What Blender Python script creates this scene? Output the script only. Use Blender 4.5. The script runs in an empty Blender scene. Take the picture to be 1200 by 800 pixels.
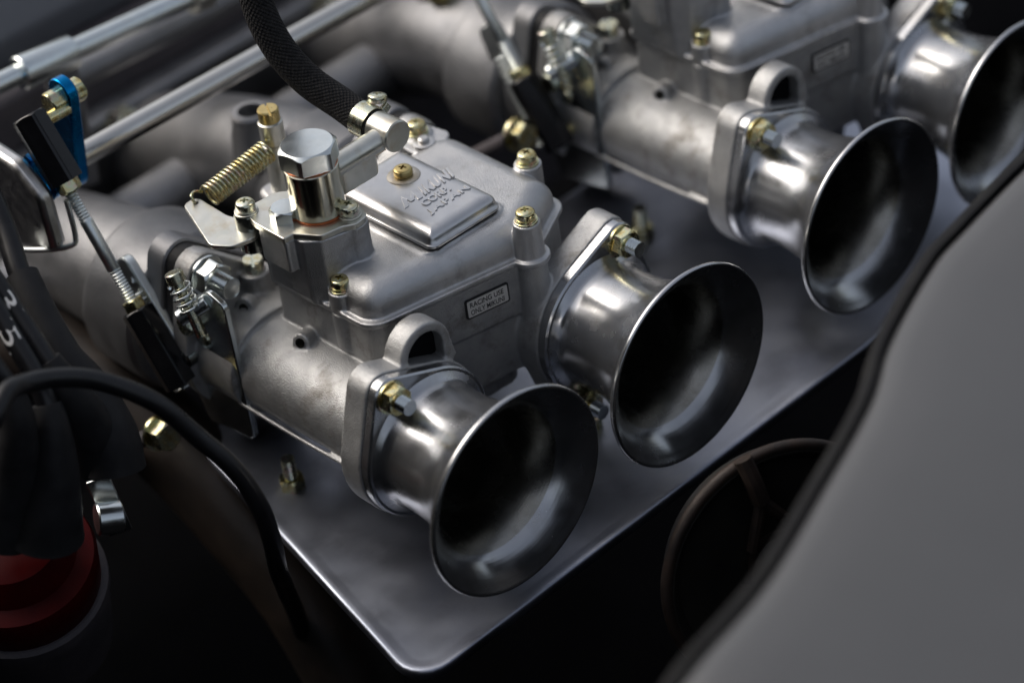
import bpy, bmesh, math, random
from math import pi, sin, cos, radians
from mathutils import Vector, Matrix

random.seed(7)
S = 0.001                       # everything below is written in millimetres
scene = bpy.context.scene
COL = scene.collection

# ------------------------------------------------------------------ camera
cam_d = bpy.data.cameras.new('camera')
cam = bpy.data.objects.new('camera', cam_d)
COL.objects.link(cam)
Rr = Vector((0.70807283, -0.69666434, -0.11528947))
Rd = Vector((-0.4879983, -0.36476232, -0.79297296))
Rf = Vector((0.51038273, 0.61774367, -0.5982493))
Cp = Vector((-474.734, -583.033, 627.568))
mw = Matrix(((Rr.x, -Rd.x, -Rf.x, Cp.x * S), (Rr.y, -Rd.y, -Rf.y, Cp.y * S),
             (Rr.z, -Rd.z, -Rf.z, Cp.z * S), (0, 0, 0, 1)))
cam.matrix_world = mw
cam_d.sensor_fit = 'HORIZONTAL'
cam_d.sensor_width = 36
cam_d.lens = 97.485
cam_d.clip_start = 0.02
cam_d.clip_end = 100
cam_d.dof.use_dof = True
cam_d.dof.focus_distance = 1.012
cam_d.dof.aperture_fstop = 4.8
cam_d.dof.aperture_blades = 9
scene.camera = cam

# ------------------------------------------------------------------ light
SUN_AZ, SUN_EL = 112.0, 46.0
world = bpy.data.worlds.new('World')
scene.world = world
world.use_nodes = True
wn = world.node_tree.nodes
wl = world.node_tree.links
wn.clear()
sky = wn.new('ShaderNodeTexSky')
sky.sky_type = 'NISHITA'
sky.sun_disc = False
sky.sun_elevation = radians(SUN_EL)
sky.sun_rotation = radians(90 - SUN_AZ)
sky.air_density = 1.0
sky.dust_density = 6.0
sky.ozone_density = 1.0
hs = wn.new('ShaderNodeHueSaturation')
hs.inputs['Saturation'].default_value = 0.5
bg = wn.new('ShaderNodeBackground')
bg.inputs['Strength'].default_value = 0.13
wo = wn.new('ShaderNodeOutputWorld')
wl.new(sky.outputs[0], hs.inputs['Color'])
wl.new(hs.outputs[0], bg.inputs['Color'])
wl.new(bg.outputs[0], wo.inputs['Surface'])

sun_d = bpy.data.lights.new('sun', 'SUN')
sun_d.energy = 0.5
sun_d.angle = radians(40)
sun_d.color = (1.0, 0.89, 0.76)
sun = bpy.data.objects.new('sun', sun_d)
COL.objects.link(sun)
sd = Vector((cos(radians(SUN_EL)) * cos(radians(SUN_AZ)), cos(radians(SUN_EL)) * sin(radians(SUN_AZ)), sin(radians(SUN_EL))))
sun.rotation_euler = sd.to_track_quat('Z', 'Y').to_euler()
sun.location = (0, 0.6, 1.5)

scene.view_settings.view_transform = 'Standard'
scene.view_settings.look = 'None'
scene.view_settings.exposure = 0.5
scene.view_settings.gamma = 1.0
scene.view_settings.use_curve_mapping = False

# ------------------------------------------------------------------ materials
MATS = {}


def mat(name, c1, c2=None, rough=(0.3, 0.4), metal=0.0, tex=200.0, fine=1500.0, bump=0.0, spec=0.5,
        stain=None, stain_amt=0.0, stain_scale=40.0, coat=0.0, aniso=0.0):
    m = bpy.data.materials.new(name)
    m.use_nodes = True
    nt = m.node_tree
    n, l = nt.nodes, nt.links
    p = n['Principled BSDF']
    p.inputs['Metallic'].default_value = metal
    p.inputs['Specular IOR Level'].default_value = spec
    p.inputs['Coat Weight'].default_value = coat
    p.inputs['Anisotropic'].default_value = aniso
    tc = n.new('ShaderNodeTexCoord')
    n1 = n.new('ShaderNodeTexNoise')
    n1.inputs['Scale'].default_value = tex
    n1.inputs['Detail'].default_value = 5
    n1.inputs['Roughness'].default_value = 0.6
    l.new(tc.outputs['Object'], n1.inputs['Vector'])
    mix = n.new('ShaderNodeMix')
    mix.data_type = 'RGBA'
    mix.inputs[6].default_value = (*c1, 1)
    mix.inputs[7].default_value = (*(c2 or c1), 1)
    rp = n.new('ShaderNodeMapRange')
    rp.inputs[1].default_value = 0.35
    rp.inputs[2].default_value = 0.65
    l.new(n1.outputs['Fac'], rp.inputs[0])
    l.new(rp.outputs[0], mix.inputs[0])
    col = mix.outputs[2]
    if stain:
        n3 = n.new('ShaderNodeTexNoise')
        n3.inputs['Scale'].default_value = stain_scale
        n3.inputs['Detail'].default_value = 8
        n3.inputs['Roughness'].default_value = 0.68
        l.new(tc.outputs['Object'], n3.inputs['Vector'])
        r3 = n.new('ShaderNodeMapRange')
        r3.inputs[1].default_value = 0.52
        r3.inputs[2].default_value = 0.72
        r3.inputs[4].default_value = stain_amt
        l.new(n3.outputs['Fac'], r3.inputs[0])
        mx = n.new('ShaderNodeMix')
        mx.data_type = 'RGBA'
        mx.inputs[7].default_value = (*stain, 1)
        l.new(r3.outputs[0], mx.inputs[0])
        l.new(col, mx.inputs[6])
        col = mx.outputs[2]
    l.new(col, p.inputs['Base Color'])
    n2 = n.new('ShaderNodeTexNoise')
    n2.inputs['Scale'].default_value = tex * 1.7
    n2.inputs['Detail'].default_value = 6
    l.new(tc.outputs['Object'], n2.inputs['Vector'])
    rr = n.new('ShaderNodeMapRange')
    rr.inputs[1].default_value = 0.3
    rr.inputs[2].default_value = 0.7
    rr.inputs[3].default_value = rough[0]
    rr.inputs[4].default_value = rough[1]
    l.new(n2.outputs['Fac'], rr.inputs[0])
    l.new(rr.outputs[0], p.inputs['Roughness'])
    if bump:
        nb = n.new('ShaderNodeTexNoise')
        nb.inputs['Scale'].default_value = fine
        nb.inputs['Detail'].default_value = 4
        l.new(tc.outputs['Object'], nb.inputs['Vector'])
        b = n.new('ShaderNodeBump')
        b.inputs['Strength'].default_value = bump
        b.inputs['Distance'].default_value = 0.0004
        l.new(nb.outputs['Fac'], b.inputs['Height'])
        l.new(b.outputs[0], p.inputs['Normal'])
    MATS[name] = m
    return m


def spin_lines(m):
    """fine turning marks running round the axis of a spun part"""
    nt = MATS[m].node_tree
    n, l = nt.nodes, nt.links
    p = n['Principled BSDF']
    tc = [x for x in n if x.type == 'TEX_COORD'][0]
    mp = n.new('ShaderNodeMapping')
    mp.inputs['Scale'].default_value = (6, 1400, 6)
    l.new(tc.outputs['Object'], mp.inputs[0])
    nz = n.new('ShaderNodeTexNoise')
    nz.inputs['Scale'].default_value = 1.0
    nz.inputs['Detail'].default_value = 3
    l.new(mp.outputs[0], nz.inputs['Vector'])
    b = n.new('ShaderNodeBump')
    b.inputs['Strength'].default_value = 0.10
    b.inputs['Distance'].default_value = 0.0003
    l.new(nz.outputs['Fac'], b.inputs['Height'])
    l.new(b.outputs[0], p.inputs['Normal'])


def zinc_gold(name, cols, rough):
    """yellow-passivated steel: patches of gold, green and rose"""
    m = mat(name, cols[0], cols[0], rough, 1.0, 300)
    nt = m.node_tree
    n, l = nt.nodes, nt.links
    p = n['Principled BSDF']
    tc = [x for x in n if x.type == 'TEX_COORD'][0]
    nz = n.new('ShaderNodeTexNoise')
    nz.inputs['Scale'].default_value = 260
    nz.inputs['Detail'].default_value = 3
    l.new(tc.outputs['Object'], nz.inputs['Vector'])
    r = n.new('ShaderNodeValToRGB')
    e = r.color_ramp.elements
    e[0].position, e[0].color = 0.34, (*cols[0], 1)
    e[1].position, e[1].color = 0.66, (*cols[-1], 1)
    for i, c in enumerate(cols[1:-1]):
        x = e.new(0.34 + 0.32 * (i + 1) / (len(cols) - 1))
        x.color = (*c, 1)
    l.new(nz.outputs['Fac'], r.inputs[0])
    l.new(r.outputs[0], p.inputs['Base Color'])
    return m


mat('cast', (0.41, 0.415, 0.425), (0.49, 0.49, 0.49), (0.36, 0.50), 0.97, 90, 2200, 0.55,
    stain=(0.20, 0.185, 0.165), stain_amt=0.7, stain_scale=60)
mat('cast_rough', (0.35, 0.355, 0.36), (0.43, 0.43, 0.425), (0.50, 0.63), 0.92, 90, 1900, 0.6,
    stain=(0.15, 0.135, 0.115), stain_amt=0.85, stain_scale=75)
mat('cast_machined', (0.50, 0.50, 0.50), (0.58, 0.575, 0.565), (0.27, 0.38), 1.0, 150, 1800, 0.10,
    stain=(0.30, 0.26, 0.2), stain_amt=0.5, stain_scale=70)
mat('cover_plate', (0.50, 0.50, 0.505), (0.56, 0.555, 0.55), (0.28, 0.38), 1.0, 120, 1500, 0.10,
    stain=(0.3, 0.26, 0.21), stain_amt=0.5, stain_scale=45)
mat('spun_alu', (0.40, 0.41, 0.43), (0.47, 0.475, 0.48), (0.17, 0.30), 0.93, 60, 900, 0.03,
    stain=(0.30, 0.285, 0.25), stain_amt=0.55, stain_scale=35)
spin_lines('spun_alu')
mat('manifold_alu', (0.20, 0.203, 0.212), (0.27, 0.27, 0.275), (0.45, 0.6), 1.0, 40, 700, 0.3)
mat('zinc', (0.63, 0.67, 0.67), (0.69, 0.72, 0.70), (0.21, 0.26), 1.0, 120, 900, 0.012,
    stain=(0.54, 0.53, 0.46), stain_amt=0.25, stain_scale=130)
mat('zinc_dull', (0.55, 0.55, 0.49), (0.63, 0.62, 0.57), (0.28, 0.42), 1.0, 120, 900, 0.05,
    stain=(0.42, 0.33, 0.20), stain_amt=0.6, stain_scale=90)
mat('zinc_dark', (0.22, 0.235, 0.22), (0.32, 0.33, 0.30), (0.16, 0.26), 1.0, 120)
mat('steel', (0.55, 0.53, 0.49), (0.62, 0.60, 0.56), (0.16, 0.26), 1.0, 50, 700, 0.02)
mat('zinc_straw', (0.50, 0.47, 0.36), (0.56, 0.54, 0.44), (0.15, 0.2), 1.0, 120)
mat('zinc_satin', (0.66, 0.70, 0.70), (0.74, 0.77, 0.75), (0.34, 0.44), 1.0, 120)
mat('steel_thread', (0.38, 0.38, 0.37), (0.5, 0.5, 0.48), (0.3, 0.4), 1.0, 200)
zinc_gold('zinc_gold', [(0.46, 0.36, 0.15), (0.60, 0.52, 0.27), (0.54, 0.57, 0.38), (0.60, 0.45, 0.33)], (0.18, 0.3))
zinc_gold('zinc_pale', [(0.55, 0.50, 0.30), (0.62, 0.60, 0.46), (0.55, 0.60, 0.50), (0.60, 0.50, 0.46)], (0.2, 0.32))
mat('brass', (0.48, 0.36, 0.15), (0.56, 0.45, 0.2), (0.25, 0.4), 1.0, 200)
mat('black_anodised', (0.004, 0.004, 0.005), (0.006, 0.006, 0.007), (0.14, 0.2), 0.0, 150, spec=0.35)
mat('blue_anodised', (0.0, 0.13, 0.36), (0.005, 0.19, 0.45), (0.2, 0.3), 1.0, 150)
mat('rubber', (0.010, 0.010, 0.011), (0.017, 0.017, 0.018), (0.48, 0.62), 0.0, 120, 900, 0.12, spec=0.2)
mat('rubber_gloss', (0.005, 0.005, 0.006), (0.008, 0.008, 0.009), (0.26, 0.4), 0.0, 120, spec=0.35)
mat('copper', (0.42, 0.10, 0.03), (0.5, 0.15, 0.05), (0.3, 0.45), 0.6, 200)
mat('red_plastic', (0.035, 0.001, 0.0015), (0.045, 0.0015, 0.0015), (0.35, 0.5), 0.0, 150, spec=0.1)
mat('shield', (0.265, 0.288, 0.35), (0.32, 0.342, 0.40), (0.32, 0.50), 1.0, 22, 500, 0.03,
    stain=(0.18, 0.185, 0.21), stain_amt=0.6, stain_scale=30)
mat('body_paint', (0.070, 0.071, 0.073), (0.077, 0.078, 0.080), (0.26, 0.36), 0.0, 10, 900, 0.015, spec=0.5)
mat('seal', (0.006, 0.006, 0.007), (0.01, 0.01, 0.01), (0.5, 0.65), 0.0, 80, spec=0.12)
mat('cover_paint', (0.09, 0.096, 0.108), (0.10, 0.107, 0.118), (0.45, 0.6), 0.0, 30)
mat('seat_stained', (0.36, 0.31, 0.23), (0.46, 0.43, 0.38), (0.3, 0.45), 1.0, 300, 1500, 0.1)
mat('head_iron', (0.05, 0.045, 0.05), (0.075, 0.065, 0.07), (0.6, 0.75), 0.0, 60, 400, 0.3)
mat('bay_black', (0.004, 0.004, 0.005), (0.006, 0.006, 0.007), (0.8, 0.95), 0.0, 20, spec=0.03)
mat('exhaust', (0.010, 0.008, 0.007), (0.03, 0.022, 0.017), (0.4, 0.55), 0.0, 40, 600, 0.3, spec=0.4)
mat('horn_rust', (0.012, 0.010, 0.009), (0.034, 0.021, 0.015), (0.5, 0.7), 0.2, 60, 600, 0.3)
mat('horn_black', (0.010, 0.010, 0.009), (0.02, 0.018, 0.015), (0.45, 0.6), 0.0, 60)
mat('white_print', (0.62, 0.62, 0.6), (0.5, 0.5, 0.5), (0.5, 0.6), 0.0, 400)
mat('black_print', (0.012, 0.012, 0.013), None, (0.45, 0.5), 0.0, 200)
mat('label_face', (0.55, 0.54, 0.51), (0.62, 0.60, 0.57), (0.4, 0.5), 0.35, 250)
mat('stained_shaded_bore', (0.26, 0.25, 0.22), (0.36, 0.35, 0.32), (0.2, 0.32), 1.0, 60, 900, 0.03,
    stain=(0.13, 0.115, 0.085), stain_amt=0.8, stain_scale=45)  # brown fuel stain, with the shade of the throat put into the darker base
spin_lines('stained_shaded_bore')
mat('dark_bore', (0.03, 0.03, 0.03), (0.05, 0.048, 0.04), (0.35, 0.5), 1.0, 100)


def weave_mat():
    m = mat('hose_cloth', (0.007, 0.007, 0.008), (0.019, 0.018, 0.018), (0.75, 0.9), 0.0, 500, spec=0.25)
    nt = m.node_tree
    n, l = nt.nodes, nt.links
    p = n['Principled BSDF']
    uv = n.new('ShaderNodeUVMap')
    mp = n.new('ShaderNodeMapping')
    mp.inputs['Scale'].default_value = (1, 1, 1)
    l.new(uv.outputs[0], mp.inputs[0])
    w1 = n.new('ShaderNodeTexWave')
    w1.bands_direction = 'DIAGONAL'
    w1.inputs['Scale'].default_value = 0.33
    w1.inputs['Distortion'].default_value = 1.2
    l.new(mp.outputs[0], w1.inputs['Vector'])
    mp2 = n.new('ShaderNodeMapping')
    mp2.inputs['Scale'].default_value = (1, -1, 1)
    l.new(uv.outputs[0], mp2.inputs[0])
    w2 = n.new('ShaderNodeTexWave')
    w2.bands_direction = 'DIAGONAL'
    w2.inputs['Scale'].default_value = 0.33
    w2.inputs['Distortion'].default_value = 1.2
    l.new(mp2.outputs[0], w2.inputs['Vector'])
    ad = n.new('ShaderNodeMath')
    ad.operation = 'ADD'
    l.new(w1.outputs['Fac'], ad.inputs[0])
    l.new(w2.outputs['Fac'], ad.inputs[1])
    b = n.new('ShaderNodeBump')
    b.inputs['Strength'].default_value = 0.8
    b.inputs['Distance'].default_value = 0.0005
    l.new(ad.outputs[0], b.inputs['Height'])
    l.new(b.outputs[0], p.inputs['Normal'])


weave_mat()

# ------------------------------------------------------------------ mesh helpers (mm)


def V(*a):
    return Vector(a[0]) if len(a) == 1 else Vector(a)


def frame(d):
    d = V(d).normalized()
    up = V(0, 0, 1) if abs(d.z) < 0.9 else V(0, 1, 0)
    x = up.cross(d).normalized()
    return x, d.cross(x), d


def ring_loft(bm, rings, close=True, cap0=False, cap1=False):
    vs = [[bm.verts.new(p) for p in r] for r in rings]
    n = len(vs[0])
    fs = []
    for a, b in zip(vs, vs[1:]):
        for i in range(n if close else n - 1):
            j = (i + 1) % n
            fs.append(bm.faces.new((a[i], a[j], b[j], b[i])))
    if cap0:
        bm.faces.new(vs[0][::-1])
    if cap1:
        bm.faces.new(vs[-1])
    return fs


def lathe(bm, prof, o=(0, 0, 0), d=(0, 0, 1), n=32, cap=True, closed=False):
    """prof: (radius, height along d)"""
    x, y, z = frame(d)
    o = V(o)
    rings = []
    for r, h in prof:
        rings.append([o + z * h + (x * cos(2 * pi * i / n) + y * sin(2 * pi * i / n)) * max(r, 1e-3) for i in range(n)])
    if closed:
        rings.append(rings[0])
        vs = [[bm.verts.new(p) for p in r] for r in rings[:-1]]
        m = len(vs)
        for k in range(m):
            a, b = vs[k], vs[(k + 1) % m]
            for i in range(n):
                j = (i + 1) % n
                bm.faces.new((a[i], a[j], b[j], b[i]))
    else:
        ring_loft(bm, rings, True, cap, cap)


def cyl(bm, p0, p1, r, r1=None, n=32):
    p0, p1 = V(p0), V(p1)
    d = p1 - p0
    lathe(bm, [(r, 0), (r if r1 is None else r1, d.length)], p0, d, n)


def hexa(bm, p0, p1, r, n=6, rot=0.0, ch=0.12):
    """hexagonal prism, across-corner radius r, domed chamfer on far end"""
    p0, p1 = V(p0), V(p1)
    x, y, z = frame(p1 - p0)
    L = (p1 - p0).length
    k = 48
    ap = r * cos(pi / n)

    def hr(a):
        a = (a - rot) % (2 * pi / n) - pi / n
        return ap / cos(a)

    def rg(h, f, lim=None):
        out = []
        for i in range(k):
            a = 2 * pi * i / k
            rr = hr(a) * f
            out.append(p0 + z * h + (x * cos(a) + y * sin(a)) * rr)
        return out

    def top(h0):
        out = []
        for i in range(k):
            a = 2 * pi * i / k
            rr = hr(a)
            drop = max(0, (rr - ap * 0.985)) * 0.75
            out.append(p0 + z * (h0 - drop) + (x * cos(a) + y * sin(a)) * rr)
        return out
    capc = [p0 + z * L + (x * cos(2 * pi * i / k) + y * sin(2 * pi * i / k)) * ap * 0.96 for i in range(k)]
    ring_loft(bm, [rg(0, 1), top(L - 0.25), capc], True, True, True)


def prism(bm, pts, axis, h0, h1):
    """pts 2D; axis z: (x,y); y: (x,z); x: (y,z)"""
    def P(a, b, h):
        return {'z': (a, b, h), 'y': (a, h, b), 'x': (h, a, b)}[axis]
    ring_loft(bm, [[P(a, b, h0) for a, b in pts], [P(a, b, h1) for a, b in pts]], True, True, True)


def box(bm, lo, hi, m=None):
    pts = [(lo[0], lo[1]), (hi[0], lo[1]), (hi[0], hi[1]), (lo[0], hi[1])]
    prism(bm, pts, 'z', lo[2], hi[2])


def obox(bm, p0, p1, w, t, side):
    """oriented bar p0->p1, width w along side, thickness t"""
    p0, p1 = V(p0), V(p1)
    z = (p1 - p0).normalized()
    x = V(side)
    x = (x - z * x.dot(z)).normalized()
    y = z.cross(x)
    rg = lambda p: [p + x * a * w / 2 + y * b * t / 2 for a, b in ((-1, -1), (1, -1), (1, 1), (-1, 1))]
    ring_loft(bm, [rg(p0), rg(p1)], True, True, True)


def spline(pts, k=8):
    pts = [V(p) for p in pts]
    out = []
    for i in range(len(pts) - 1):
        p0 = pts[max(i - 1, 0)]
        p1, p2 = pts[i], pts[i + 1]
        p3 = pts[min(i + 2, len(pts) - 1)]
        for j in range(k):
            t = j / k
            out.append(0.5 * ((2 * p1) + (p2 - p0) * t + (2 * p0 - 5 * p1 + 4 * p2 - p3) * t * t + (3 * p1 - p0 - 3 * p2 + p3) * t ** 3))
    out.append(pts[-1])
    return out


def tube(bm, pts, r, n=20, k=8, smooth=True):
    """r: number or list per control point"""
    if smooth:
        P = spline(pts, k)
        if not isinstance(r, (int, float)):
            rr = []
            for i in range(len(r) - 1):
                rr += [r[i] + (r[i + 1] - r[i]) * j / k for j in range(k)]
            rr.append(r[-1])
        else:
            rr = [r] * len(P)
    else:
        P = [V(p) for p in pts]
        rr = r if not isinstance(r, (int, float)) else [r] * len(P)
    uvl = bm.loops.layers.uv.verify()
    t = (P[1] - P[0]).normalized()
    x, y, z = frame(t)
    rings = []
    s = 0
    ss = []
    for i, p in enumerate(P):
        d = (P[min(i + 1, len(P) - 1)] - P[max(i - 1, 0)]).normalized()
        x = (x - d * x.dot(d)).normalized()
        y = d.cross(x)
        if i:
            s += (p - P[i - 1]).length
        ss.append(s)
        rings.append([p + (x * cos(2 * pi * a / n) + y * sin(2 * pi * a / n)) * rr[i] for a in range(n)])
    fs = ring_loft(bm, rings, True, True, True)
    for q, f in enumerate(fs):
        i, a = divmod(q, n)
        R = rr[0] * 2 * pi / n
        for lp, (u, v) in zip(f.loops, ((ss[i], a), (ss[i], a + 1), (ss[i + 1], a + 1), (ss[i + 1], a))):
            lp[uvl].uv = (u, v * R)


def helix(bm, p0, p1, R, turns, wire, n=8, per=20, ends=0):
    p0, p1 = V(p0), V(p1)
    x, y, z = frame(p1 - p0)
    L = (p1 - p0).length
    N = int(turns * per)
    tube(bm, [p0 + z * L * i / N + (x * cos(2 * pi * i / per) + y * sin(2 * pi * i / per)) * R for i in range(N + 1)],
         wire, n, smooth=False)


def rounded(pts, rad, k=6):
    """rounded polygon; rad number or list"""
    out = []
    n = len(pts)
    for i in range(n):
        r = rad if isinstance(rad, (int, float)) else rad[i]
        p = Vector((pts[i][0], pts[i][1]))
        a = Vector((pts[i - 1][0], pts[i - 1][1])) - p
        b = Vector((pts[(i + 1) % n][0], pts[(i + 1) % n][1])) - p
        la, lb = a.length, b.length
        a.normalize()
        b.normalize()
        ang = math.acos(max(-1, min(1, a.dot(b))))
        t = r / math.tan(ang / 2)
        t = min(t, la * 0.48, lb * 0.48)
        r = t * math.tan(ang / 2)
        c = p + (a + b).normalized() * (r / sin(ang / 2))
        s0 = p + a * t - c
        s1 = p + b * t - c
        a0 = math.atan2(s0.y, s0.x)
        a1 = math.atan2(s1.y, s1.x)
        da = (a1 - a0 + pi) % (2 * pi) - pi
        for j in range(k + 1):
            q = a0 + da * j / k
            out.append((c.x + r * cos(q), c.y + r * sin(q)))
    return out


def inset(pts, d):
    """offset a CCW polygon inwards by d"""
    n = len(pts)
    out = []
    for i in range(n):
        p = Vector(pts[i])
        e0 = (p - Vector(pts[i - 1]))
        e1 = (Vector(pts[(i + 1) % n]) - p)
        if e0.length < 1e-6:
            e0 = e1
        if e1.length < 1e-6:
            e1 = e0
        n0 = Vector((-e0.y, e0.x)).normalized()
        n1 = Vector((-e1.y, e1.x)).normalized()
        m = (n0 + n1)
        m = m.normalized()
        m = m / max(0.5, m.dot(n0))
        out.append(tuple(p + m * d))
    return out


def rounded_loft(bm, corners, rads, steps, k=6):
    """like inset_loft, but the corner radii shrink with the inset"""
    rings = []
    for h, d in steps:
        c = inset(corners, d)
        rings.append([(a, q, h) for a, q in rounded(c, [max(r - d, 0.4) for r in rads], k)])
    ring_loft(bm, rings, True, True, True)


def inset_loft(bm, pts, steps, axis='z'):
    """steps: (height, inset)"""
    rings = []
    for h, d in steps:
        q = inset(pts, d)
        rings.append([{'z': (a, b, h), 'y': (a, h, b), 'x': (h, a, b)}[axis] for a, b in q])
    ring_loft(bm, rings, True, True, True)


def hull(pts):
    pts = sorted(set((round(a, 5), round(b, 5)) for a, b in pts))

    def half(ps):
        h = []
        for p in ps:
            while len(h) > 1 and (h[-1][0] - h[-2][0]) * (p[1] - h[-2][1]) - (h[-1][1] - h[-2][1]) * (p[0] - h[-2][0]) <= 0:
                h.pop()
            h.append(p)
        return h
    a, b = half(pts), half(pts[::-1])
    return a[:-1] + b[:-1]


def circ(cx, cy, r, n=72):
    return [(cx + r * cos(2 * pi * i / n), cy + r * sin(2 * pi * i / n)) for i in range(n)]


def polar(poly, n=144, cx=0, cy=0):
    """radius of a star-shaped polygon at n angles"""
    out = []
    m = len(poly)
    for i in range(n):
        a = 2 * pi * i / n
        dx, dy = cos(a), sin(a)
        best = 0
        for k in range(m):
            x1, y1 = poly[k][0] - cx, poly[k][1] - cy
            x2, y2 = poly[(k + 1) % m][0] - cx, poly[(k + 1) % m][1] - cy
            ex, ey = x2 - x1, y2 - y1
            den = dx * ey - dy * ex
            if abs(den) < 1e-9:
                continue
            t = (x1 * ey - y1 * ex) / den
            u = (x1 * dy - y1 * dx) / den
            if t > 0 and -1e-6 <= u <= 1 + 1e-6:
                best = max(best, t)
        out.append(best)
    return out


def ring_plate(bm, rad, cx, cz, rin, y0, y1, edge=0.0):
    """annular plate along y: outer polar radii, round hole; small edge chamfer"""
    n = len(rad)
    A = [2 * pi * i / n for i in range(n)]
    P = lambda i, r, y: (cx + r * cos(A[i]), y, cz + r * sin(A[i]))
    rings = [[P(i, rin, y0) for i in range(n)], [P(i, rad[i] - edge, y0) for i in range(n)],
             [P(i, rad[i], y0 + edge) for i in range(n)] if edge else None,
             [P(i, rad[i], y1) for i in range(n)], [P(i, rin, y1) for i in range(n)]]
    rings = [r for r in rings if r]
    vs = [[bm.verts.new(p) for p in r] for r in rings]
    m = len(vs)
    for k in range(m):
        a, b = vs[k], vs[(k + 1) % m]
        for i in range(n):
            j = (i + 1) % n
            bm.faces.new((a[i], a[j], b[j], b[i]))


def finish(bm, sharp=32):
    bmesh.ops.recalc_face_normals(bm, faces=bm.faces[:])
    for f in bm.faces:
        f.smooth = True
    for e in bm.edges:
        if len(e.link_faces) == 2:
            e.smooth = e.calc_face_angle(0) < radians(sharp)


def wloc(o):
    v = V(0, 0, 0)
    while o is not None:
        v += o.location
        o = o.parent
    return v


def link(name, me, m, parent):
    me.materials.clear()
    me.materials.append(MATS[m])
    o = bpy.data.objects.new(name, me)
    COL.objects.link(o)
    o.parent = parent
    return o


def obj(name, bm, m, parent=None, bevel=0.0, sharp=32, at=None, seg=2):
    """bm holds scene millimetres; the mesh is stored relative to its parent"""
    finish(bm, sharp)
    off = wloc(parent)
    o_at = V(at) * S - off if at is not None else V(0, 0, 0)
    for v in bm.verts:
        v.co = v.co * S - off - o_at
    me = bpy.data.meshes.new(name)
    bm.to_mesh(me)
    bm.free()
    o = link(name, me, m, parent)
    o.location = o_at
    if bevel:
        b = o.modifiers.new('bevel', 'BEVEL')
        b.width = bevel * S
        b.segments = seg
        b.limit_method = 'ANGLE'
        b.angle_limit = radians(30)
    return o


def cast_mesh(name, bm, voxel, smooth, m, parent, extra=None):
    """weld overlapping solids into one casting with soft fillets"""
    bmesh.ops.recalc_face_normals(bm, faces=bm.faces[:])
    off = wloc(parent)
    for v in bm.verts:
        v.co = v.co * S - off
    me = bpy.data.meshes.new(name)
    bm.to_mesh(me)
    bm.free()
    t = bpy.data.objects.new('tmp', me)
    COL.objects.link(t)
    r = t.modifiers.new('r', 'REMESH')
    r.mode = 'VOXEL'
    r.voxel_size = voxel * S
    s = t.modifiers.new('s', 'SMOOTH')
    s.factor = 0.5
    s.iterations = smooth
    dg = bpy.context.evaluated_depsgraph_get()
    out = bpy.data.meshes.new_from_object(t.evaluated_get(dg))
    bpy.data.objects.remove(t)
    out.name = name
    for p in out.polygons:
        p.use_smooth = True
    return link(name, out, m, parent)


def bool_mesh(a, b, sharp=30):
    """a minus b, both bmesh in mm around their own origin -> mesh in metres"""
    obs = []
    for bm in (a, b):
        bmesh.ops.recalc_face_normals(bm, faces=bm.faces[:])
        for v in bm.verts:
            v.co *= 10 * S
        me = bpy.data.meshes.new('t')
        bm.to_mesh(me)
        bm.free()
        o = bpy.data.objects.new('t', me)
        COL.objects.link(o)
        obs.append(o)
    md = obs[0].modifiers.new('b', 'BOOLEAN')
    md.operation = 'DIFFERENCE'
    md.solver = 'EXACT'
    md.use_self = True
    md.object = obs[1]
    dg = bpy.context.evaluated_depsgraph_get()
    me = bpy.data.meshes.new_from_object(obs[0].evaluated_get(dg))
    for o in obs:
        bpy.data.objects.remove(o)
    bm = bmesh.new()
    bm.from_mesh(me)
    for v in bm.verts:
        v.co *= 0.1
    finish(bm, sharp)
    bm.to_mesh(me)
    bm.free()
    return me


def thing(name, label, cat, loc=(0, 0, 0), group=None):
    o = bpy.data.objects.new(name, None)
    o.empty_display_size = 0.01
    COL.objects.link(o)
    o.location = V(loc) * S
    o['label'] = label
    o['category'] = cat
    if group:
        o['group'] = group
    return o


def tag(o, label, cat, group=None):
    o['label'] = label
    o['category'] = cat
    if group:
        o['group'] = group
    return o


def struct(o):
    o['kind'] = 'structure'
    return o


def copy_tree(o, parent=None):
    c = o.copy()
    COL.objects.link(c)
    c.parent = parent
    for ch in list(o.children):
        copy_tree(ch, c)
    return c


MESH_BY_MAT = {}


def inst(name, me, m, parent, pos, d=(0, 0, 1), spin=0.0, scale=1.0):
    """shared mesh (axis +Z at its base) placed at pos pointing along d"""
    key = (me.name, m)
    if key not in MESH_BY_MAT:
        c = me.copy()
        c.materials.clear()
        c.materials.append(MATS[m])
        MESH_BY_MAT[key] = c
    o = bpy.data.objects.new(name, MESH_BY_MAT[key])
    COL.objects.link(o)
    o.parent = parent
    o.location = V(pos) * S - wloc(parent)
    q = V(d).normalized().to_track_quat('Z', 'Y')
    o.rotation_euler = (q.to_matrix() @ Matrix.Rotation(spin, 3, 'Z')).to_euler()
    o.scale = (scale,) * 3
    return o


def text_mesh(s, size, ext, offset=0.0, shear=0.0, spacing=1.0, bevel=0.0):
    cu = bpy.data.curves.new('t', 'FONT')
    cu.body = s
    cu.size = size * S * 100
    cu.extrude = ext * S * 100
    cu.offset = offset * S * 100
    cu.shear = shear
    cu.space_character = spacing
    cu.bevel_depth = bevel * S * 100
    cu.resolution_u = 4
    o = bpy.data.objects.new('t', cu)
    COL.objects.link(o)
    dg = bpy.context.evaluated_depsgraph_get()
    me = bpy.data.meshes.new_from_object(o.evaluated_get(dg))
    bpy.data.objects.remove(o)
    for v in me.vertices:
        v.co *= 0.01
    return me


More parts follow.
